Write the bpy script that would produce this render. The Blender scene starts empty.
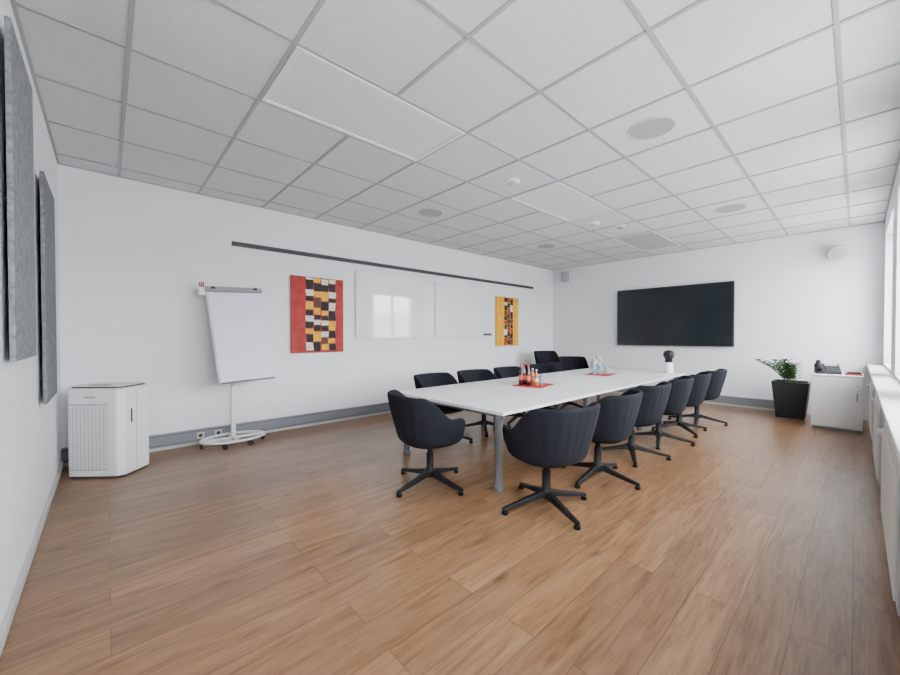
import bpy, bmesh, math, random
from mathutils import Vector, Matrix, Euler
random.seed(4)
S = bpy.context.scene
COL = S.collection

# ------------------------------------------------------------ materials
def mat(name, color, rough=0.5, metal=0.0, bump=None, var=None, coat=0.0, trans=0.0, ior=1.45, spec=None):
    m = bpy.data.materials.new(name); m.use_nodes = True
    nt = m.node_tree; b = nt.nodes['Principled BSDF']
    b.inputs['Base Color'].default_value = (*color, 1)
    b.inputs['Roughness'].default_value = rough
    b.inputs['Metallic'].default_value = metal
    b.inputs['IOR'].default_value = ior
    if coat: b.inputs['Coat Weight'].default_value = coat
    if trans: b.inputs['Transmission Weight'].default_value = trans
    if spec is not None: b.inputs['Specular IOR Level'].default_value = spec
    tc = nt.nodes.new('ShaderNodeTexCoord')
    if bump:
        sc, st = bump
        n = nt.nodes.new('ShaderNodeTexNoise'); n.inputs['Scale'].default_value = sc; n.inputs['Detail'].default_value = 4
        nt.links.new(tc.outputs['Object'], n.inputs['Vector'])
        bp = nt.nodes.new('ShaderNodeBump'); bp.inputs['Strength'].default_value = st; bp.inputs['Distance'].default_value = 0.01
        nt.links.new(n.outputs['Fac'], bp.inputs['Height']); nt.links.new(bp.outputs['Normal'], b.inputs['Normal'])
    if var:
        sc, amt = var
        n = nt.nodes.new('ShaderNodeTexNoise'); n.inputs['Scale'].default_value = sc; n.inputs['Detail'].default_value = 6
        nt.links.new(tc.outputs['Object'], n.inputs['Vector'])
        r = nt.nodes.new('ShaderNodeValToRGB')
        r.color_ramp.elements[0].position = 0.3; r.color_ramp.elements[1].position = 0.7
        r.color_ramp.elements[0].color = (*[c*(1-amt) for c in color], 1)
        r.color_ramp.elements[1].color = (*[min(1, c*(1+amt)) for c in color], 1)
        nt.links.new(n.outputs['Fac'], r.inputs['Fac']); nt.links.new(r.outputs['Color'], b.inputs['Base Color'])
    return m

M = {}
M['wall'] = mat('wall_paint', (0.81, 0.82, 0.84), 0.75, bump=(60, 0.12), var=(0.6, 0.012))
M['plaster'] = mat('rough_plaster', (0.83, 0.85, 0.87), 0.85, bump=(12, 0.9), var=(3, 0.02))
M['tile'] = mat('ceiling_tile', (0.65, 0.66, 0.67), 0.9, bump=(140, 0.25), var=(45, 0.035))
M['grid'] = mat('ceiling_grid_metal', (0.36, 0.37, 0.38), 0.6)
M['panel_light'] = mat('diffuser_off', (0.75, 0.75, 0.73), 0.35, bump=(90, 0.2))
M['panel_light2'] = mat('diffuser_grey', (0.42, 0.43, 0.44), 0.4)
M['white'] = mat('white_plastic', (0.80, 0.80, 0.79), 0.4)
M['whitemetal'] = mat('white_lacquer', (0.78, 0.78, 0.77), 0.3)
M['radiator'] = mat('radiator_enamel', (0.70, 0.70, 0.68), 0.3)
M['table'] = mat('table_laminate', (0.83, 0.83, 0.85), 0.3)
M['leg'] = mat('leg_grey', (0.18, 0.19, 0.21), 0.4, metal=0.3)
M['duct'] = mat('duct_grey', (0.20, 0.21, 0.235), 0.5)
M['ductw'] = mat('duct_light', (0.50, 0.50, 0.50), 0.5)
M['fabric'] = mat('black_navy_fabric', (0.0075, 0.0085, 0.0135), 0.9, bump=(160, 0.4), var=(40, 0.25), spec=0.3)
M['blackmetal'] = mat('black_metal', (0.007, 0.007, 0.008), 0.45, spec=0.35)
M['black'] = mat('black_plastic', (0.009, 0.009, 0.010), 0.45)
M['screen'] = mat('tv_screen', (0.009, 0.013, 0.016), 0.12)
M['board'] = mat('glass_whiteboard', (0.82, 0.84, 0.85), 0.05, coat=1.0)
M['board'].node_tree.nodes['Principled BSDF'].inputs['Coat Roughness'].default_value = 0.05
M['paper'] = mat('flip_paper', (0.74, 0.76, 0.88), 0.8)
M['grey'] = mat('grey_plastic', (0.30, 0.31, 0.32), 0.5)
M['lgrey'] = mat('light_grey_plastic', (0.50, 0.51, 0.52), 0.5)
M['dgrey'] = mat('dark_grey', (0.05, 0.052, 0.056), 0.5)
M['felt1'] = mat('acoustic_felt_light', (0.21, 0.228, 0.245), 0.95, bump=(60, 0.8), var=(35, 0.30))
M['felt2'] = mat('acoustic_felt_dark', (0.17, 0.185, 0.20), 0.95, bump=(60, 0.8), var=(35, 0.30))
M['red'] = mat('red_cloth', (0.50, 0.012, 0.03), 0.8)
M['pred'] = mat('paint_red', (0.38, 0.035, 0.03), 0.7, var=(9, 0.25))
M['pyel'] = mat('paint_yellow', (0.78, 0.38, 0.015), 0.7, var=(9, 0.15))
M['pblk'] = mat('paint_black', (0.015, 0.012, 0.016), 0.7)
M['pwht'] = mat('paint_cream', (0.70, 0.68, 0.62), 0.7, var=(12, 0.1))
M['pbrn'] = mat('paint_brown', (0.10, 0.04, 0.025), 0.7)
M['cola'] = mat('dark_bottle', (0.04, 0.006, 0.005), 0.1, coat=0.5)
M['label'] = mat('bottle_label', (0.55, 0.08, 0.07), 0.6)
M['labelb'] = mat('bottle_label_blue', (0.2, 0.35, 0.5), 0.6)
M['juice'] = mat('juice_orange', (0.45, 0.13, 0.03), 0.2, coat=0.3)
M['glass'] = mat('clear_glass', (0.90, 0.94, 0.94), 0.03, trans=0.95)
M['leaf'] = mat('leaf_green', (0.032, 0.085, 0.018), 0.4, var=(12, 0.35))
M['soil'] = mat('soil', (0.03, 0.02, 0.014), 0.95, bump=(60, 1.0))
M['pot'] = mat('pot_anthracite', (0.015, 0.016, 0.018), 0.5)
M['grille'] = mat('speaker_grille', (0.36, 0.36, 0.37), 0.7, bump=(300, 0.5))
M['winframe'] = mat('window_pvc', (0.80, 0.81, 0.82), 0.35)
M['markred'] = mat('marker_red', (0.6, 0.03, 0.02), 0.5)
M['markblue'] = mat('marker_blue', (0.03, 0.08, 0.45), 0.5)
M['socket'] = mat('socket_cream', (0.62, 0.57, 0.48), 0.5)

g = bpy.data.materials.new('window_glass'); g.use_nodes = True
nt = g.node_tree; nt.nodes.clear()
o = nt.nodes.new('ShaderNodeOutputMaterial'); mx = nt.nodes.new('ShaderNodeMixShader')
tr = nt.nodes.new('ShaderNodeBsdfTransparent'); gl = nt.nodes.new('ShaderNodeBsdfGlossy'); gl.inputs['Roughness'].default_value = 0.02
mx.inputs[0].default_value = 0.06
nt.links.new(tr.outputs[0], mx.inputs[1]); nt.links.new(gl.outputs[0], mx.inputs[2]); nt.links.new(mx.outputs[0], o.inputs[0])
M['winglass'] = g

def floor_mat():
    m = bpy.data.materials.new('oak_laminate'); m.use_nodes = True
    nt = m.node_tree; b = nt.nodes['Principled BSDF']; L = nt.links.new
    tc = nt.nodes.new('ShaderNodeTexCoord')
    br = nt.nodes.new('ShaderNodeTexBrick')
    br.offset = 0.37; br.offset_frequency = 2; br.squash = 1.0
    br.inputs['Scale'].default_value = 1.0
    br.inputs['Brick Width'].default_value = 1.45
    br.inputs['Row Height'].default_value = 0.20
    br.inputs['Mortar Size'].default_value = 0.0018
    br.inputs['Mortar Smooth'].default_value = 0.3
    br.inputs['Color1'].default_value = (0, 0, 0, 1); br.inputs['Color2'].default_value = (1, 1, 1, 1)
    br.inputs['Mortar'].default_value = (0.5, 0.5, 0.5, 1)
    L(tc.outputs['Object'], br.inputs['Vector'])
    sh = nt.nodes.new('ShaderNodeVectorMath'); sh.operation = 'MULTIPLY_ADD'
    sh.inputs[1].default_value = (17, 9, 13)
    L(br.outputs['Color'], sh.inputs[0]); L(tc.outputs['Object'], sh.inputs[2])
    mp = nt.nodes.new('ShaderNodeMapping'); mp.inputs['Scale'].default_value = (1.1, 10, 1)
    L(sh.outputs[0], mp.inputs['Vector'])
    n = nt.nodes.new('ShaderNodeTexNoise'); n.inputs['Scale'].default_value = 1.7; n.inputs['Detail'].default_value = 7; n.inputs['Roughness'].default_value = 0.62; n.inputs['Distortion'].default_value = 1.1
    L(mp.outputs[0], n.inputs['Vector'])
    mpf = nt.nodes.new('ShaderNodeMapping'); mpf.inputs['Scale'].default_value = (4, 75, 1)
    L(sh.outputs[0], mpf.inputs['Vector'])
    nf = nt.nodes.new('ShaderNodeTexNoise'); nf.inputs['Scale'].default_value = 1.5; nf.inputs['Detail'].default_value = 5
    L(mpf.outputs[0], nf.inputs['Vector'])
    mixn = nt.nodes.new('ShaderNodeMix'); mixn.data_type = 'FLOAT'; mixn.inputs[0].default_value = 0.32
    L(n.outputs['Fac'], mixn.inputs[2]); L(nf.outputs['Fac'], mixn.inputs[3])
    ramp = nt.nodes.new('ShaderNodeValToRGB'); e = ramp.color_ramp.elements
    e[0].position = 0.32; e[0].color = (0.112, 0.050, 0.021, 1)
    e[1].position = 0.68; e[1].color = (0.310, 0.180, 0.096, 1)
    k = ramp.color_ramp.elements.new(0.48); k.color = (0.215, 0.113, 0.054, 1)
    L(mixn.outputs[0], ramp.inputs['Fac'])
    mr = nt.nodes.new('ShaderNodeMapRange'); mr.inputs['To Min'].default_value = 0.82; mr.inputs['To Max'].default_value = 1.18
    L(br.outputs['Color'], mr.inputs['Value'])
    mul = nt.nodes.new('ShaderNodeVectorMath'); mul.operation = 'SCALE'
    L(ramp.outputs['Color'], mul.inputs[0]); L(mr.outputs[0], mul.inputs['Scale'])
    mp2 = nt.nodes.new('ShaderNodeMapping'); mp2.inputs['Scale'].default_value = (1.5, 4.4, 1)
    L(sh.outputs[0], mp2.inputs['Vector'])
    v = nt.nodes.new('ShaderNodeTexVoronoi'); v.inputs['Scale'].default_value = 1.0
    L(mp2.outputs[0], v.inputs['Vector'])
    kr = nt.nodes.new('ShaderNodeValToRGB'); kr.color_ramp.elements[0].position = 0.02; kr.color_ramp.elements[0].color = (0.42, 0.34, 0.27, 1)
    kr.color_ramp.elements[1].position = 0.13; kr.color_ramp.elements[1].color = (1, 1, 1, 1)
    L(v.outputs['Distance'], kr.inputs['Fac'])
    m1 = nt.nodes.new('ShaderNodeVectorMath'); m1.operation = 'MULTIPLY'
    L(mul.outputs[0], m1.inputs[0]); L(kr.outputs['Color'], m1.inputs[1])
    mix = nt.nodes.new('ShaderNodeMix'); mix.data_type = 'RGBA'
    L(br.outputs['Fac'], mix.inputs[0]); L(m1.outputs[0], mix.inputs[6]); mix.inputs[7].default_value = (0.075, 0.033, 0.015, 1)
    L(mix.outputs[2], b.inputs['Base Color'])
    b.inputs['Roughness'].default_value = 0.30
    bp = nt.nodes.new('ShaderNodeBump'); bp.inputs['Strength'].default_value = 0.12; bp.inputs['Distance'].default_value = 0.002
    L(n.outputs['Fac'], bp.inputs['Height']); L(bp.outputs[0], b.inputs['Normal'])
    return m
M['floor'] = floor_mat()

# ------------------------------------------------------------ mesh helpers
def empty(name, loc=(0, 0, 0), rz=0.0):
    e = bpy.data.objects.new(name, None); e.empty_display_size = 0.1
    e.location = loc; e.rotation_euler = (0, 0, rz); COL.objects.link(e); return e

def add(name, me, m, parent=None, loc=(0, 0, 0), rot=(0, 0, 0), smooth=False):
    ob = bpy.data.objects.new(name, me); COL.objects.link(ob)
    if m is not None and len(me.materials) == 0: me.materials.append(m)
    ob.location = loc; ob.rotation_euler = rot
    if parent: ob.parent = parent
    if smooth:
        for p in me.polygons: p.use_smooth = True
    return ob

def bev(ob, w, seg=2):
    md = ob.modifiers.new('bevel', 'BEVEL'); md.width = w; md.segments = seg; md.limit_method = 'ANGLE'
    return ob

def boxes_mesh(name, lst):
    bm = bmesh.new()
    for x0, x1, y0, y1, z0, z1 in lst:
        mtx = Matrix.Translation(((x0+x1)/2, (y0+y1)/2, (z0+z1)/2)) @ Matrix.Diagonal((x1-x0, y1-y0, z1-z0, 1))
        bmesh.ops.create_cube(bm, size=1, matrix=mtx)
    me = bpy.data.meshes.new(name); bm.to_mesh(me); bm.free(); return me

def box(name, c, s, m, parent=None, bevel=0.0, rot=(0, 0, 0), seg=2):
    me = boxes_mesh(name, [(-s[0]/2, s[0]/2, -s[1]/2, s[1]/2, -s[2]/2, s[2]/2)])
    ob = add(name, me, m, parent, c, rot)
    if bevel: bev(ob, bevel, seg)
    return ob

def boxes(name, lst, m, parent=None, bevel=0.0):
    ob = add(name, boxes_mesh(name, lst), m, parent)
    if bevel: bev(ob, bevel)
    return ob

def lathe_mesh(name, prof, seg=32):
    bm = bmesh.new(); rings = []
    for r, z in prof:
        rings.append([bm.verts.new((r*math.cos(2*math.pi*i/seg), r*math.sin(2*math.pi*i/seg), z)) for i in range(seg)])
    for a, b in zip(rings[:-1], rings[1:]):
        for i in range(seg):
            j = (i+1) % seg
            bm.faces.new((a[i], a[j], b[j], b[i]))
    bm.faces.new(list(reversed(rings[0]))); bm.faces.new(rings[-1])
    me = bpy.data.meshes.new(name); bm.to_mesh(me); bm.free()
    return me

def autosmooth(ob, ang=40):
    for p in ob.data.polygons: p.use_smooth = True
    md = ob.modifiers.new('es', 'EDGE_SPLIT'); md.split_angle = math.radians(ang)
    return ob

def lathe(name, prof, m, parent=None, loc=(0, 0, 0), rot=(0, 0, 0), seg=32):
    return autosmooth(add(name, lathe_mesh(name, prof, seg), m, parent, loc, rot))

def cyl(name, c, r, h, m, parent=None, rot=(0, 0, 0), seg=24):
    return lathe(name, [(r, -h/2), (r, h/2)], m, parent, c, rot, seg)

def tube(name, pts, r, m, parent=None, loc=(0, 0, 0), cyclic=False):
    cu = bpy.data.curves.new(name, 'CURVE'); cu.dimensions = '3D'; cu.bevel_depth = r; cu.bevel_resolution = 4
    sp = cu.splines.new('POLY'); sp.points.add(len(pts)-1)
    for p, q in zip(sp.points, pts): p.co = (*q, 1)
    sp.use_cyclic_u = cyclic; sp.use_smooth = True
    cu.use_fill_caps = True
    ob = bpy.data.objects.new(name, cu); COL.objects.link(ob); ob.location = loc
    cu.materials.append(m)
    if parent: ob.parent = parent
    return ob

# ------------------------------------------------------------ room
X0, X1, Y0, Y1, H = -0.375, 9.25, -0.285, 5.80, 3.25
CAMZ = 1.40
boxes('floor', [(X0-.3, X1+.3, Y0-.3, Y1+.3, -0.1, 0)], M['floor'])
boxes('ceiling', [(X0-.3, X1+.3, Y0-.3, Y1+.3, H, H+0.1)], M['tile'])
boxes('wall_left', [(X0-.2, X0, Y0, Y1, 0, H)], M['plaster'])
boxes('wall_back', [(X0-.2, X1+.2, Y1, Y1+.2, 0, H)], M['wall'])
boxes('wall_screen', [(X1, X1+.2, Y0, Y1, 0, H)], M['wall'])
WZ0, WZ1 = 0.98, 2.97
wins = [(0.2, 1.75), (2.55, 4.1), (4.85, 6.35), (7.10, 8.90)]
lst = [(X0-.2, X1+.2, Y0-.3, Y0, 0, WZ0), (X0-.2, X1+.2, Y0-.3, Y0, WZ1, H)]
xs = [X0-.2] + [v for w in wins for v in w] + [X1+.2]
for i in range(0, len(xs), 2): lst.append((xs[i], xs[i+1], Y0-.3, Y0, WZ0, WZ1))
boxes('wall_right', lst, M['wall'])
for i, (a, b) in enumerate(wins):
    w = empty('window_%d' % (i+1), ((a+b)/2, Y0-.16, (WZ0+WZ1)/2))
    hw, hh = (b-a)/2, (WZ1-WZ0)/2; f = 0.07
    boxes('frame', [(-hw, hw, -.035, .035, -hh, -hh+f), (-hw, hw, -.035, .035, hh-f, hh), (-hw, -hw+f, -.035, .035, -hh+f, hh-f),
                    (hw-f, hw, -.035, .035, -hh+f, hh-f), (-.04, .04, -.035, .035, -hh+f, hh-f)], M['winframe'], w, 0.006)
    boxes('glass_pane', [(-hw+f, -.04, -.004, .004, -hh+f, hh-f), (.04, hw-f, -.004, .004, -hh+f, hh-f)], M['winglass'], w)
    box('handle', (.0, .05, -.1), (.025, .03, .13), M['white'], w, .006)
    ld = bpy.data.lights.new('window_portal', 'AREA'); ld.shape = 'RECTANGLE'; ld.size = b-a; ld.size_y = WZ1-WZ0
    lo = bpy.data.objects.new('window_portal', ld); COL.objects.link(lo); lo.location = ((a+b)/2, Y0-.31, (WZ0+WZ1)/2)
    ld.cycles.is_portal = True
    lo.rotation_euler = (math.radians(90), 0, math.radians(180))
boxes('trim_1', [(X0, X1, Y0, Y0+.17, .90, .94)], M['whitemetal'], None, .006)
bars = []
gw = 0.026
GX = []; GY = []
k = 0.12
while k < X1: GX.append(k); k += 0.77
k = 0.10
while k < Y1: GY.append(k); k += 0.77
for i, x in enumerate(GX):
    if i in (2, 6, 10):
        bars.append((x-gw/2, x+gw/2, Y0, 2.41, H-.008, H+.002)); bars.append((x-gw/2, x+gw/2, 3.18, Y1, H-.008, H+.002))
    else: bars.append((x-gw/2, x+gw/2, Y0, Y1, H-.008, H+.002))
for y in GY: bars.append((X0, X1, y-gw/2, y+gw/2, H-.0075, H+.002))
bars += [(X0, X1, Y1-.02, Y1, H-.012, H), (X0, X0+.02, Y0, Y1, H-.012, H), (X1-.02, X1, Y0, Y1, H-.012, H), (X0, X1, Y0, Y0+.02, H-.012, H)]
boxes('trim_2', bars, M['grid'])

def ceiling_light(x0, x1, y0, y1, m):
    e = empty('ceiling_light_panel', ((x0+x1)/2, (y0+y1)/2, H))
    a, b = (x1-x0)/2-.015, (y1-y0)/2-.015
    f = .035
    boxes('frame', [(-a, a, -b, -b+f, -.014, 0), (-a, a, b-f, b, -.014, 0), (-a, -a+f, -b+f, b-f, -.014, 0), (a-f, a, -b+f, b-f, -.014, 0)], M['white'], e, .003)
    boxes('diffuser', [(-a+f, a-f, -b+f, b-f, -.006, 0)], m, e)
ceiling_light(0.89, 2.43, 2.41, 3.18, M['panel_light'])
ceiling_light(3.97, 5.51, 2.41, 3.18, M['panel_light'])
ceiling_light(7.05, 8.59, 2.41, 3.18, M['panel_light2'])

def ceil_speaker(x, y, r=.19):
    e = empty('ceiling_speaker', (x, y, H))
    lathe('rim', [(r, 0), (r, -.010), (r-.008, -.014), (r-.016, -.012), (r-.016, 0)], M['lgrey'], e)
    lathe('grille', [(r-.016, -.009), (r*.5, -.011), (.01, -.012)], M['grille'], e)
for p in [(3.585, 1.255), (3.585, 4.335), (6.665, 1.255), (6.665, 4.335)]: ceil_speaker(*p)

def smoke(x, y, s=1):
    e = empty('smoke_detector', (x, y, H))
    lathe('base', [(.08*s, 0), (.08*s, -.015*s), (.07*s, -.022*s)], M['white'], e)
    lathe('chamber', [(.055*s, -.02*s), (.055*s, -.032*s), (.04*s, -.040*s), (.01, -.042*s)], M['lgrey'], e)
smoke(3.585, 2.80, 1.1); smoke(5.9, 2.95, 1.3)
e = empty('motion_sensor', (6.35, 2.7, H))
lathe('base', [(.07, 0), (.07, -.02), (.06, -.03)], M['white'], e); lathe('dome', [(.05, -.03), (.045, -.05), (.03, -.06), (.008, -.065)], M['grey'], e)

def duct(name, x0, x1, y0, y1):
    e = empty(name)
    boxes('duct_body', [(x0, x1, y0, y1, .035, .19)], M['duct'], e, .006)
    boxes('foot_strip', [(x0+.004, x1-.004, y0+.004, y1, 0, .035)], M['ductw'], e)
duct('baseboard_back', X0, X1, Y1-.06, Y1)
duct('baseboard_screen', X1-.06, X1, .9, Y1-.06)
boxes('baseboard_left', [(X0, X0+.02, Y0, Y1-.06, 0, .06)], M['ductw'], None, .004)
boxes('trim_3', [(X0, X1-.06, Y1-.066, Y1-.06, .17, .176), (X0, X1-.06, Y1-.066, Y1-.06, .055, .060)], M['dgrey'])
def socket(x, n=2):
    e = empty('wall_socket', (x, Y1-.06, .115))
    for i in range(n):
        box('plate', (i*.085, -.008, 0), (.08, .016, .08), M['socket'], e, .004)
        cyl('well', (i*.085, -.0165, 0), .024, .002, M['dgrey'], e, (math.radians(90), 0, 0))
socket(.88, 1); socket(1.08, 1); socket(5.3, 2)
e = empty('power_strip', (1.05, 5.62, 0.0), .1)
box('body', (0, 0, .03), (.36, .06, .045), M['white'], e, .008)
for i in range(4): cyl('outlet', (-.12+i*.08, 0, .053), .022, .003, M['grey'], e)

e = empty('picture_rail', ((1.275+8.26)/2, Y1, 2.665))
L2 = (8.26-1.275)/2
boxes('channel', [(-L2, L2, -.03, 0, -.03, -.018), (-L2, L2, -.03, 0, .018, .03), (-L2, L2, -.008, 0, -.018, .018)], M['dgrey'], e)
box('end_cap_1', (-L2, -.016, 0), (.015, .034, .064), M['dgrey'], e); box('end_cap_2', (L2, -.016, 0), (.015, .034, .064), M['dgrey'], e)

G = .022   # hanging clearance from the wall
def whiteboard(x0, x1, z0, z1):
    e = empty('whiteboard', ((x0+x1)/2, Y1-G, (z0+z1)/2))
    box('glass_sheet', (0, -.010, 0), (x1-x0-.012, .010, z1-z0), M['board'], e, .002)
    box('back_plate', (0, -.0025, 0), (x1-x0-.05, .005, z1-z0-.04), M['grey'], e)
    for sx in (-1, 1):
        for sz in (-1, 1):
            cyl('fixing_cap', (sx*((x1-x0)/2-.06), -.0165, sz*((z1-z0)/2-.06)), .012, .003, M['lgrey'], e, (math.radians(90), 0, 0))
whiteboard(3.12, 4.87, 1.37, 2.51); whiteboard(4.88, 6.63, 1.37, 2.51)
e = empty('marker_tray', (6.45, Y1-G-.015, 1.42))
box('tray', (0, -.028, 0), (.26, .05, .015), M['dgrey'], e, .003); box('back', (0, -.004, .02), (.26, .006, .04), M['dgrey'], e)

def painting(x0, x1, z0, z1, bg, u0, u1, cols, rows, pal, seed):
    rnd = random.Random(seed)
    w, h = x1-x0, z1-z0
    e = empty('abstract_painting', ((x0+x1)/2, Y1-G, (z0+z1)/2))
    box('canvas', (0, -.0125, 0), (w, .025, h), bg, e, .003)
    bm = bmesh.new()
    cw = (u1-u0)*w/cols
    for c in range(cols):
        xa = -w/2+u0*w+c*cw
        z = -h/2+.01+rnd.uniform(0, .03); last = c % 2
        while z < h/2-.03:
            hh = min(rnd.uniform(.6, 1.5)*h/rows, h/2-.008-z)
            j = lambda s=.012: rnd.uniform(-s, s)
            yy = -.0262
            vs = [bm.verts.new((xa+.004+j(), yy, z+.004+j(.006))), bm.verts.new((xa+cw-.004+j(), yy, z+.004+j(.006))),
                  bm.verts.new((xa+cw-.004+j(), yy, z+hh-.004)), bm.verts.new((xa+.004+j(), yy, z+hh-.004))]
            f = bm.faces.new(vs)
            # alternate dark / light patches
            if last: q = 0 if rnd.random() < .8 else 1
            else: q = 2+rnd.randrange(len(pal)-2)
            last = not last; f.material_index = q
            z += hh
    me = bpy.data.meshes.new('colour_patches'); bm.to_mesh(me); bm.free()
    for p in pal: me.materials.append(p)
    add('colour_patches', me, None, e)
painting(2.04, 2.885, 1.14, 2.32, M['pred'], .26, .84, 4, 11, [M['pblk'], M['pbrn'], M['pwht'], M['pwht'], M['pyel']], 5)
painting(6.77, 7.61, 1.16, 2.34, M['pyel'], .34, .74, 3, 10, [M['pblk'], M['pbrn'], M['pwht'], M['pbrn'], M['pred']], 8)

def apanel(y0, y1, z0, z1, m):
    e = empty('acoustic_panel', (X0+G, (y0+y1)/2, (z0+z1)/2))
    box('felt', (.014, 0, 0), (.022, y1-y0, z1-z0), m, e, .004)
    box('batten', (.002, 0, 0), (.004, y1-y0-.1, z1-z0-.1), M['grey'], e)
apanel(2.78, 3.50, 1.275, 2.94, M['felt1']); apanel(4.02, 4.78, .90, 2.60, M['felt2'])

# TV
e = empty('wall_television', (X1, (3.97+1.634)/2, 1.84))
box('bezel', (-.075, 0, 0), (.05, 2.30, 1.31), M['black'], e, .008)
box('screen', (-.101, 0, .008), (.004, 2.26, 1.255), M['screen'], e)
box('wall_mount', (-.025, 0, 0), (.05, .8, .6), M['dgrey'], e)
box('sensor', (-.10, 0, -.648), (.01, .1, .012), M['dgrey'], e)

# wall speakers
e = empty('wall_speaker', (X1, 5.35, 3.0))
box('cabinet', (-.13, 0, 0), (.17, .17, .27), M['grey'], e, .03, (0, math.radians(-12), 0)); box('grille', (-.225, 0, -.02), (.015, .14, .23), M['grille'], e, .01, (0, math.radians(-12), 0))
cyl('bracket', (-.03, 0, .03), .02, .08, M['white'], e, (0, math.radians(90), 0))
e = empty('wall_speaker', (X1, .30, 2.80), math.radians(20))
lathe('cabinet', [(.03, -.12), (.10, -.10), (.135, -.03), (.14, .04), (.13, .07), (.12, .075)], M['lgrey'], e, (-.17, 0, 0), (0, math.radians(-110), 0))
lathe('grille', [(.12, .070), (.08, .085), (.01, .092)], M['grille'], e, (-.17, 0, 0), (0, math.radians(-110), 0))
cyl('bracket', (-.04, 0, .04), .025, .12, M['white'], e, (0, math.radians(90), 0))
box('mount', (0.0, 0, .06), (.03, .08, .22), M['white'], e, .005)

# ------------------------------------------------------------ chair meshes
def sstep(a, b, x):
    t = max(0, min(1, (x-a)/(b-a))); return t*t*(3-2*t)
def shell_mesh(backh=.42):
    bm = bmesh.new(); N = 144
    def outline(th, a, b, n=2.7):
        c, s = math.cos(th), math.sin(th)
        r = 1/((abs(s/a)**n+abs(c/b)**n)**(1/n))
        return Vector((r*s, -r*c, 0))
    rings = []
    zs = .42
    for rho, dz in ((.25, 0), (.55, .002), (.8, .01), (.93, .024)):
        rings.append([bm.verts.new(outline(2*math.pi*i/N, .255, .25)*rho+Vector((0, 0, zs+dz))) for i in range(N)])
    LV = 10
    for l in range(LV+1):
        s = l/LV; ring = []
        for i in range(N):
            th = 2*math.pi*i/N; d = abs((math.degrees(th)+180) % 360-180)
            hgt = .02 + (backh-.21)*(1-sstep(50, 102, d)) + .19*(1-sstep(115, 156, d))
            fl = (.052*math.sin(min(1, s)*math.pi/2))*sstep(0, .25, hgt)
            if d < 90: fl += .042*(s**1.5)*(1-sstep(30, 95, d))
            if d < 70: fl += .002*math.cos(d/62*math.pi*9)*math.sin(s*math.pi)**.5*(1-sstep(50, 70, d))
            p = outline(th, .258+fl, .254+fl)
            ring.append(bm.verts.new(p+Vector((0, 0, zs+.04+s*hgt))))
        rings.append(ring)
    for a, b in zip(rings[:-1], rings[1:]):
        for i in range(N):
            j = (i+1) % N; bm.faces.new((a[i], a[j], b[j], b[i]))
    bm.faces.new(list(reversed(rings[0])))
    bmesh.ops.recalc_face_normals(bm, faces=bm.faces)
    me = bpy.data.meshes.new('shell'); bm.to_mesh(me); bm.free()
    for p in me.polygons: p.use_smooth = True
    me.materials.append(M['fabric']); return me
def cushion_mesh():
    bm = bmesh.new(); N = 48; rings = []
    for k, z in ((.85, .435), (.98, .45), (1, .465), (.97, .485), (.85, .497), (.5, .50)):
        r = []
        for i in range(N):
            th = 2*math.pi*i/N; s, c = math.sin(th), math.cos(th)
            rr = 1/((abs(s/.236)**3+abs(c/.24)**3)**(1/3))*k
            r.append(bm.verts.new((rr*s, rr*c+.01, z)))
        rings.append(r)
    for a, b in zip(rings[:-1], rings[1:]):
        for i in range(N):
            j = (i+1) % N; bm.faces.new((a[i], b[i], b[j], a[j]))
    bm.faces.new(rings[-1]); bm.faces.new(rings[0])
    bmesh.ops.recalc_face_normals(bm, faces=bm.faces)
    me = bpy.data.meshes.new('seat_cushion'); bm.to_mesh(me); bm.free()
    for p in me.polygons: p.use_smooth = True
    me.materials.append(M['fabric']); return me
def base_mesh():
    bm = bmesh.new()
    for q in range(4):
        R = Matrix.Rotation(math.pi/2*q, 4, 'Z'); prev = None
        prof = [(.0, .115, .034, .055), (.06, .112, .032, .05), (.16, .090, .028, .040), (.28, .066, .024, .032), (.385, .048, .020, .025), (.40, .045, .016, .02)]
        for x, z, hw, ht in prof:
            vs = [bm.verts.new(R @ Vector((x, -hw, z-ht*.5))), bm.verts.new(R @ Vector((x, hw, z-ht*.5))),
                  bm.verts.new(R @ Vector((x, hw*.7, z+ht*.5))), bm.verts.new(R @ Vector((x, -hw*.7, z+ht*.5)))]
            if prev:
                for i in range(4):
                    j = (i+1) % 4; bm.faces.new((prev[i], prev[j], vs[j], vs[i]))
            else: bm.faces.new(list(reversed(vs)))
            prev = vs
        bm.faces.new(prev)
    bmesh.ops.recalc_face_normals(bm, faces=bm.faces)
    me = bpy.data.meshes.new('star_base'); bm.to_mesh(me); bm.free(); me.materials.append(M['blackmetal']); return me
SH = shell_mesh(); CU = cushion_mesh(); BA = base_mesh()
COLM = lathe_mesh('gas_column', [(.048, .08), (.048, .14), (.034, .16), (.034, .30), (.025, .305), (.025, .385), (.06, .39), (.10, .41), (.10, .422)], 24); COLM.materials.append(M['blackmetal'])
GLM = lathe_mesh('glide', [(.02, 0), (.026, .006), (.026, .022), (.014, .028), (.014, .042)], 16); GLM.materials.append(M['blackmetal'])

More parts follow.
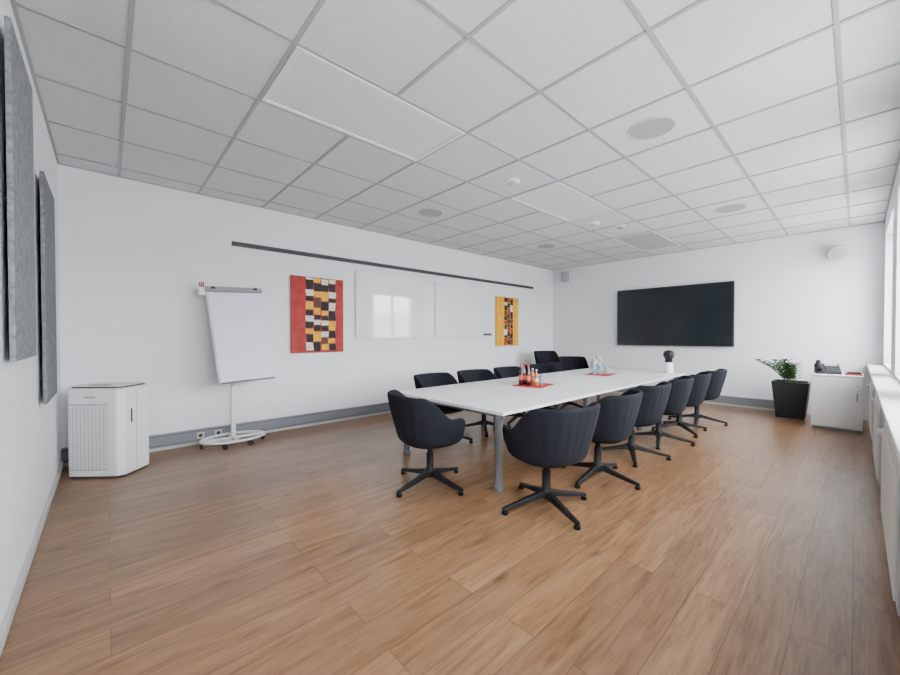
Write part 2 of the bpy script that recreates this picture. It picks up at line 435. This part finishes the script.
def chair(x, y, rz, base=20, name='conference_chair', shell=None):
    e = empty(name, (x, y, 0), math.radians(rz))
    s = add('shell', shell or SH, None, e)
    md = s.modifiers.new('sol', 'SOLIDIFY'); md.thickness = .034; md.offset = 1
    md = s.modifiers.new('sub', 'SUBSURF'); md.levels = 1; md.render_levels = 1
    add('seat_cushion', CU, None, e)
    b = add('star_base', BA, None, e, rot=(0, 0, math.radians(base))); bev(b, .005, 2)
    autosmooth(add('gas_column', COLM, None, e))
    for q in range(4):
        a = math.radians(base+90*q)
        autosmooth(add('glide_%d' % (q+1), GLM, None, e, (.38*math.cos(a), .38*math.sin(a), 0)))
    return e
for (x, y, r, b) in [(2.64, 1.71, -14, -8), (3.56, 1.72, 4, -5), (4.48, 1.76, -3, 30), (5.36, 1.76, 5, 12), (6.2, 1.76, 2, 45), (7.02, 1.74, -4, 15)]:
    chair(x, y, r, b)
for (x, y, r, b) in [(3.32, 3.74, 184, 25), (4.12, 3.74, 178, 50), (4.95, 3.74, 182, 12), (5.75, 3.74, 176, 35), (6.55, 3.76, 181, 5)]:
    chair(x, y, r, b)
chair(2.24, 2.72, -102, 18)
chair(8.60, 4.78, 135, 20)
SH2 = shell_mesh(.58)
chair(7.88, 4.98, 165, 35, 'high_back_chair', SH2)

# ------------------------------------------------------------ table
TZ = .74; TX0, TX1, TY0, TY1 = 2.5, 7.55, 2.05, 3.72
e = empty('conference_table', ((TX0+TX1)/2, (TY0+TY1)/2, 0))
hx, hy = (TX1-TX0)/2, (TY1-TY0)/2
n = 3
for i in range(n):
    a = -hx+2*hx*i/n; b = -hx+2*hx*(i+1)/n
    boxes('top_%d' % (i+1), [(a+.0015, b-.0015, -hy, hy, TZ-.008, TZ)], M['table'], e, .002)
    boxes('edge_%d' % (i+1), [(a+.002, b-.002, -hy+.001, hy-.001, TZ-.028, TZ-.008)], M['white'], e)
boxes('frame_beams', [(-hx+.12, hx-.12, -hy+.14, -hy+.18, TZ-.075, TZ-.028), (-hx+.12, hx-.12, hy-.18, hy-.14, TZ-.075, TZ-.028)] +
      [(-hx+.12+k*(2*hx-.24)/3-.02, -hx+.12+k*(2*hx-.24)/3+.02, -hy+.16, hy-.16, TZ-.075, TZ-.028) for k in range(4)], M['leg'], e)
for k in range(4):
    for sy in (-1, 1):
        x = -hx+.10+k*(2*hx-.20)/3
        lathe('leg', [(.040, 0), (.044, .01), (.044, .05), (.036, .055), (.036, TZ-.10), (.05, TZ-.08), (.05, TZ-.028)], M['leg'], e, (x, sy*(hy-.13), 0))

# ------------------------------------------------------------ table items
def bottle(name, x, y, s=1.0, body='cola', lab='label', cap='markred'):
    e = empty(name, (x, y, TZ+.006)); e.scale = (s, s, s)
    lathe('body', [(.028, 0), (.033, .006), (.034, .06), (.034, .13), (.030, .16), (.018, .195), (.013, .21), (.013, .235)], M[body], e, seg=24)
    lathe('label', [(.0346, .065), (.0346, .12)], M[lab], e, seg=24)
    lathe('cap', [(.015, .232), (.015, .250), (.012, .252)], M[cap], e, seg=20)
def glass(x, y, s=1.0):
    e = empty('drinking_glass', (x, y, TZ+.006)); e.scale = (s, s, s)
    lathe('tumbler', [(.026, 0), (.03, .004), (.034, .11), (.032, .11), (.028, .01), (.004, .009)], M['glass'], e, seg=24)
def mat_cloth(x, y, r, s=.40, s2=.4):
    e = empty('red_placemat', (x, y, TZ+.003), math.radians(r))
    box('cloth', (0, 0, 0), (s, s2, .005), M['red'], e, .002)
mat_cloth(4.22, 2.93, 12, .52, .40); mat_cloth(6.28, 2.98, 8, .55, .40)
for dx, dy in ((-.14, .10), (-.06, .13), (-.13, -.0)): bottle('cola_bottle', 4.22+dx, 2.93+dy, 1.12)
bottle('juice_bottle', 4.26, 2.98, .85, 'juice', 'label', 'white'); bottle('juice_bottle', 4.16, 2.85, .85, 'juice', 'pwht', 'white')
for dx, dy in ((.12, .08), (.14, -.03), (.05, -.08), (.20, .05)): glass(4.22+dx, 2.93+dy, 1.1)
for dx, dy in ((-.15, .06), (-.07, .11), (-.05, .0)): bottle('water_bottle', 6.28+dx, 2.98+dy, 1.2, 'glass', 'labelb', 'white')
bottle('water_bottle', 6.31, 3.09, 1.2, 'glass', 'label', 'markred')
for dx, dy in ((.08, -.02), (.16, .04), (.02, -.1), (.19, -.08)): glass(6.28+dx, 2.98+dy, 1.2)

e = empty('conference_camera', (7.42, 2.28, TZ)); e.scale = (1.15, 1.15, 1.25)
lathe('foot', [(.065, 0), (.07, .006), (.066, .02), (.058, .09), (.052, .14), (.05, .15)], M['white'], e)
lathe('neck', [(.052, .15), (.052, .20), (.06, .21)], M['black'], e)
lathe('head', [(.05, .205), (.072, .225), (.080, .26), (.072, .295), (.048, .318), (.01, .326)], M['black'], e)
cyl('lens', (-.068, -.01, .262), .028, .03, M['screen'], e, (0, math.radians(90), 0))

# ------------------------------------------------------------ flipchart
e = empty('flipchart_easel', (1.20, 5.46, 0), 0)
ring = [(.36*math.cos(t*math.pi/24), .24*math.sin(t*math.pi/24), .085) for t in range(48)]
tube('base_ring', ring, .018, M['white'], e, cyclic=True)
box('cross_bar_1', (0, 0, .085), (.70, .05, .03), M['white'], e, .008)
box('cross_bar_2', (0, 0, .085), (.05, .46, .03), M['white'], e, .008)
for i, (cx, cy) in enumerate([(-.35, 0), (.35, 0), (-.14, -.22), (.14, -.22), (0, .235)]):
    lathe('castor_%d' % (i+1), [(.022, -.012), (.032, -.008), (.032, .008), (.022, .012)], M['black'], e, (cx, cy, .032), (0, math.radians(90), 0.5*i), 20)
    cyl('castor_stem_%d' % (i+1), (cx, cy, .06), .012, .05, M['dgrey'], e)
cyl('column_lower', (0, .02, .42), .030, .66, M['white'], e); cyl('column_upper', (0, .02, .95), .022, .75, M['lgrey'], e)
bd = empty('board_pivot', (.085, -.04, 1.43)); bd.parent = e; bd.rotation_euler = (math.radians(-20), math.radians(-2.5), math.radians(2))
box('board', (0, 0, 0), (.66, .025, 1.28), M['white'], bd, .006)
box('paper_pad', (.0, -.022, -.03), (.63, .018, 1.20), M['paper'], bd, .002)
box('clamp_bar', (0, -.03, .61), (.68, .045, .065), M['grey'], bd, .01)
box('clamp_knob_1', (-.25, -.055, .62), (.05, .02, .03), M['dgrey'], bd, .005); box('clamp_knob_2', (.25, -.055, .62), (.05, .02, .03), M['dgrey'], bd, .005)
box('pen_tray', (0, -.04, -.64), (.60, .07, .012), M['grey'], bd, .004)
box('pen_holder', (-.37, -.01, .58), (.07, .05, .11), M['white'], bd, .006)
for i, mm in enumerate(('markred', 'markblue', 'markred')): cyl('marker_%d' % i, (-.39+i*.02, -.02, .64), .008, .13, M[mm], bd, (0, math.radians(10), 0), 12)
cyl('hinge', (0, .04, 0.0), .03, .18, M['dgrey'], bd, (0, math.radians(90), 0))

# ------------------------------------------------------------ air purifier
e = empty('air_purifier', (.015, 5.20, 0), math.radians(-40))
def prism(name, poly, z0, z1, m, parent, bevel=0):
    bm = bmesh.new()
    a = [bm.verts.new((x, y, z0)) for x, y in poly]; b = [bm.verts.new((x, y, z1)) for x, y in poly]
    k = len(poly)
    for i in range(k): bm.faces.new((a[i], a[(i+1) % k], b[(i+1) % k], b[i]))
    bm.faces.new(list(reversed(a))); bm.faces.new(b)
    bmesh.ops.recalc_face_normals(bm, faces=bm.faces)
    me = bpy.data.meshes.new(name); bm.to_mesh(me); bm.free()
    ob = add(name, me, m, parent)
    if bevel: bev(ob, bevel, 3)
    return ob
def oct_(w, d, c): return [(-w+c, -d), (w-c, -d), (w, -d+c), (w, d-c), (w-c, d), (-w+c, d), (-w, d-c), (-w, -d+c)]
prism('body', oct_(.275, .20, .05), .02, .885, M['white'], e, .012)
prism('plinth', oct_(.26, .185, .04), 0, .03, M['dgrey'], e)
prism('top_vent', oct_(.25, .175, .04), .885, .898, M['dgrey'], e, .005)
prism('top_lid', oct_(.240, .165, .03), .898, .908, M['white'], e, .003)
box('control_panel', (0, -.11, .909), (.20, .045, .005), M['black'], e, .002)
box('front_grille_panel', (-.035, -.2015, .41), (.36, .005, .66), M['lgrey'], e, .002)
gr = []
for r in range(29):
    for c in range(10):
        gr.append((-.2+c*.036-.010, -.2+c*.036+.012, -.206, -.203, .10+r*.0215, .10+r*.0215+.013))
boxes('front_grille_slats', gr, M['white'], e)
box('front_badge', (-.02, -.202, .80), (.10, .004, .012), M['grey'], e)
box('air_quality_window', (.2775, -.08, .60), (.004, .018, .14), M['dgrey'], e)
boxes('side_seam', [(.2745, .2765, -.02, -.016, .05, .85)], M['grey'], e)
tube('purifier_cable', [(-.10, .20, .1), (-.18, .24, .02), (-.26, .20, .012), (-.28, .12, .012)], .006, M['black'], e)

# ------------------------------------------------------------ planter
e = empty('potted_plant', (8.70, .76, 0), 0)
bm = bmesh.new()
prof = [(.18, 0), (.24, .62), (.215, .62), (.205, .56)]
rings = [[bm.verts.new((sx*r, sy*r, z)) for sx, sy in ((-1, -1), (1, -1), (1, 1), (-1, 1))] for r, z in prof]
for a, b in zip(rings[:-1], rings[1:]):
    for i in range(4): bm.faces.new((a[i], a[(i+1) % 4], b[(i+1) % 4], b[i]))
bm.faces.new(list(reversed(rings[0])))
me = bpy.data.meshes.new('square_pot'); bm.to_mesh(me); bm.free()
bev(add('square_pot', me, M['pot'], e), .006)
box('soil', (0, 0, .55), (.41, .41, .04), M['soil'], e)
rnd = random.Random(11)
bm = bmesh.new()
def leaf(bm, p, d, up, L, W):
    d = d.normalized(); side = d.cross(up).normalized(); nn = side.cross(d)
    pts = [(0, 0), (.25, .8), (.5, 1), (.8, .55), (1, 0)]
    c = [bm.verts.new(p+d*L*t+nn*(-.12*L*t*t)) for t, w in pts]
    l = [None]+[bm.verts.new(p+d*L*t+side*W*w*.5+nn*(.01-.12*L*t*t)) for t, w in pts[1:4]]
    r = [None]+[bm.verts.new(p+d*L*t-side*W*w*.5+nn*(.01-.12*L*t*t)) for t, w in pts[1:4]]
    for s in (l, r):
        bm.faces.new((c[0], c[1], s[1])); bm.faces.new((c[1], c[2], s[2], s[1])); bm.faces.new((c[2], c[3], s[3], s[2])); bm.faces.new((c[3], c[4], s[3]))
for k in range(14):
    az = math.radians(rnd.uniform(20, 250)); lean = rnd.uniform(.1, .5); Ls = rnd.uniform(.28, .46)
    if 180 < math.degrees(az): lean *= .4
    if k < 3: az = math.radians(95+k*25); lean = .8; Ls = .50
    p0 = Vector((rnd.uniform(-.08, .08), rnd.uniform(-.06, .08), .565)); dr = Vector((math.cos(az), math.sin(az), 0)); pts = []
    for t in range(9):
        q = t/8; pts.append(p0+dr*(lean*Ls*q**1.4)+Vector((0, 0, Ls*q*(1-.28*lean*q))))
    tube('stem_%d' % k, [tuple(p) for p in pts], .006, M['leaf'], e)
    for t in range(2, 9):
        tan = (pts[t]-pts[t-1]).normalized(); sd = tan.cross(Vector((0, 0, 1)))
        if sd.length < .05: sd = Vector((1, 0, 0))
        sd.normalize()
        for s in (-1, 1):
            leaf(bm, pts[t], sd*s+tan*.7+Vector((0, 0, rnd.uniform(-.1, .3))), Vector((0, 0, 1)), rnd.uniform(.08, .12), .055)
me = bpy.data.meshes.new('leaves'); bm.to_mesh(me); bm.free(); add('leaves', me, M['leaf'], e, smooth=True)

# ------------------------------------------------------------ cabinet + phone
cx0, cx1, cy0, cy1 = 7.90, 8.45, -.07, .47
e = empty('white_side_cabinet', ((cx0+cx1)/2, (cy0+cy1)/2, 0))
a, b = (cx1-cx0)/2, (cy1-cy0)/2
boxes('carcass', [(-a+.02, a, -b, b, .04, .80)], M['whitemetal'], e, .004)
boxes('top_board', [(-a, a, -b-.005, b+.005, .80, .825)], M['whitemetal'], e, .004)
boxes('door', [(-a, -a+.018, -b+.004, b-.004, .06, .79)], M['white'], e, .003)
boxes('plinth', [(-a+.04, a-.02, -b+.02, b-.02, 0, .04)], M['grey'], e)
box('door_handle', (-a-.012, -b+.06, .52), (.015, .015, .12), M['grey'], e, .004)
cyl('lock', (-a-.002, -b+.06, .68), .01, .006, M['grey'], e, (0, math.radians(90), 0))
e = empty('desk_telephone', (8.13, .30, .825), math.radians(-80)); e.scale = (1.15, 1.15, 1.5)
bm = bmesh.new()
vs = [(-.12, -.10, 0), (.12, -.10, 0), (.12, .10, 0), (-.12, .10, 0), (-.12, -.10, .02), (.12, -.10, .02), (.12, .10, .10), (-.12, .10, .10)]
V = [bm.verts.new(v) for v in vs]
for f in ((3, 2, 1, 0), (4, 5, 6, 7), (0, 1, 5, 4), (1, 2, 6, 5), (2, 3, 7, 6), (3, 0, 4, 7)): bm.faces.new([V[i] for i in f])
me = bpy.data.meshes.new('phone_body'); bm.to_mesh(me); bm.free(); bev(add('phone_body', me, M['black'], e), .006)
sl = math.atan2(.08, .2)
box('handset_grip', (-.08, 0, .095), (.035, .18, .025), M['black'], e, .01, (sl, 0, 0))
box('handset_ear', (-.08, .075, .11), (.05, .05, .035), M['black'], e, .012, (sl, 0, 0)); box('handset_mouth', (-.08, -.075, .055), (.05, .05, .035), M['black'], e, .012, (sl, 0, 0))
box('display', (.035, .055, .088), (.12, .05, .006), M['grey'], e, .001, (sl, 0, 0))
for r in range(4):
    for c in range(3): box('key_%d_%d' % (r, c), (.0+c*.032, -.07+r*.025, .036+r*.010), (.022, .016, .006), M['dgrey'], e, .001, (sl, 0, 0))
e = empty('red_notebook', (8.06, .03, .826), math.radians(5))
box('cover', (0, 0, .012), (.15, .17, .02), M['red'], e, .003); box('pages', (0.003, 0, .012), (.148, .166, .014), M['paper'], e)
box('black_pad', (0, 0, .034), (.12, .14, .022), M['black'], e, .003)

# ------------------------------------------------------------ radiators
def radiator(x0, x1):
    e = empty('panel_radiator', ((x0+x1)/2, Y0+.10, 0)); hw = (x1-x0)/2
    boxes('panels', [(-hw, hw, -.05, -.035, .15, .80), (-hw, hw, .035, .05, .15, .80)], M['radiator'], e, .004)
    ribs = []; k = -hw+.03
    while k < hw-.03: ribs.append((k, k+.025, .05, .062, .19, .76)); k += .055
    boxes('ribs', ribs, M['radiator'], e, .004)
    boxes('top_grille', [(-hw, hw, -.05, .05, .80, .812)], M['lgrey'], e, .003)
    boxes('side_caps', [(-hw-.006, -hw, -.05, .05, .15, .81), (hw, hw+.006, -.05, .05, .15, .81)], M['lgrey'], e)
    boxes('feet', [(-hw+.15, -hw+.19, -.03, .03, 0, .16), (hw-.19, hw-.15, -.03, .03, 0, .16)], M['white'], e)
    cyl('valve', (hw+.03, 0, .2), .02, .08, M['grey'], e, (0, math.radians(90), 0)); cyl('pipe', (hw+.05, 0, .1), .009, .2, M['white'], e)
    lathe('thermostat', [(.022, 0), (.025, .02), (.022, .06), (.01, .065)], M['white'], e, (hw+.03, .02, .72), (math.radians(-90), 0, 0))
radiator(.3, 1.65); radiator(2.6, 4.0); radiator(4.75, 5.95); radiator(6.55, 7.70)

# ------------------------------------------------------------ world: overcast sky over darker ground
w = bpy.data.worlds.new('overcast_sky'); S.world = w; w.use_nodes = True
nt = w.node_tree; bg = nt.nodes['Background']
tc = nt.nodes.new('ShaderNodeTexCoord'); sp = nt.nodes.new('ShaderNodeSeparateXYZ'); rp = nt.nodes.new('ShaderNodeValToRGB')
nt.links.new(tc.outputs['Generated'], sp.inputs[0])
mr = nt.nodes.new('ShaderNodeMapRange'); mr.inputs['From Min'].default_value = -1; mr.inputs['From Max'].default_value = 1
nt.links.new(sp.outputs['Z'], mr.inputs['Value']); nt.links.new(mr.outputs[0], rp.inputs['Fac'])
el = rp.color_ramp.elements
el[0].position = .525; el[0].color = (0.45, 0.46, 0.47, 1)
el[1].position = .540; el[1].color = (0.91, 0.96, 1.0, 1)
nt.links.new(rp.outputs['Color'], bg.inputs[0]); bg.inputs[1].default_value = 26.0

# ------------------------------------------------------------ camera
cd = bpy.data.cameras.new('camera'); cam = bpy.data.objects.new('camera', cd); COL.objects.link(cam)
cd.sensor_width = 36; cd.lens = 36*373.6/900; cd.clip_start = .02
pitch = 0.8
cam.location = (0, 0, CAMZ)
cam.rotation_euler = (math.radians(90-pitch), 0, -math.radians(42.55))
cd.shift_y = -(1.5 - 373.6*math.tan(math.radians(pitch)))/900*1.0
S.camera = cam
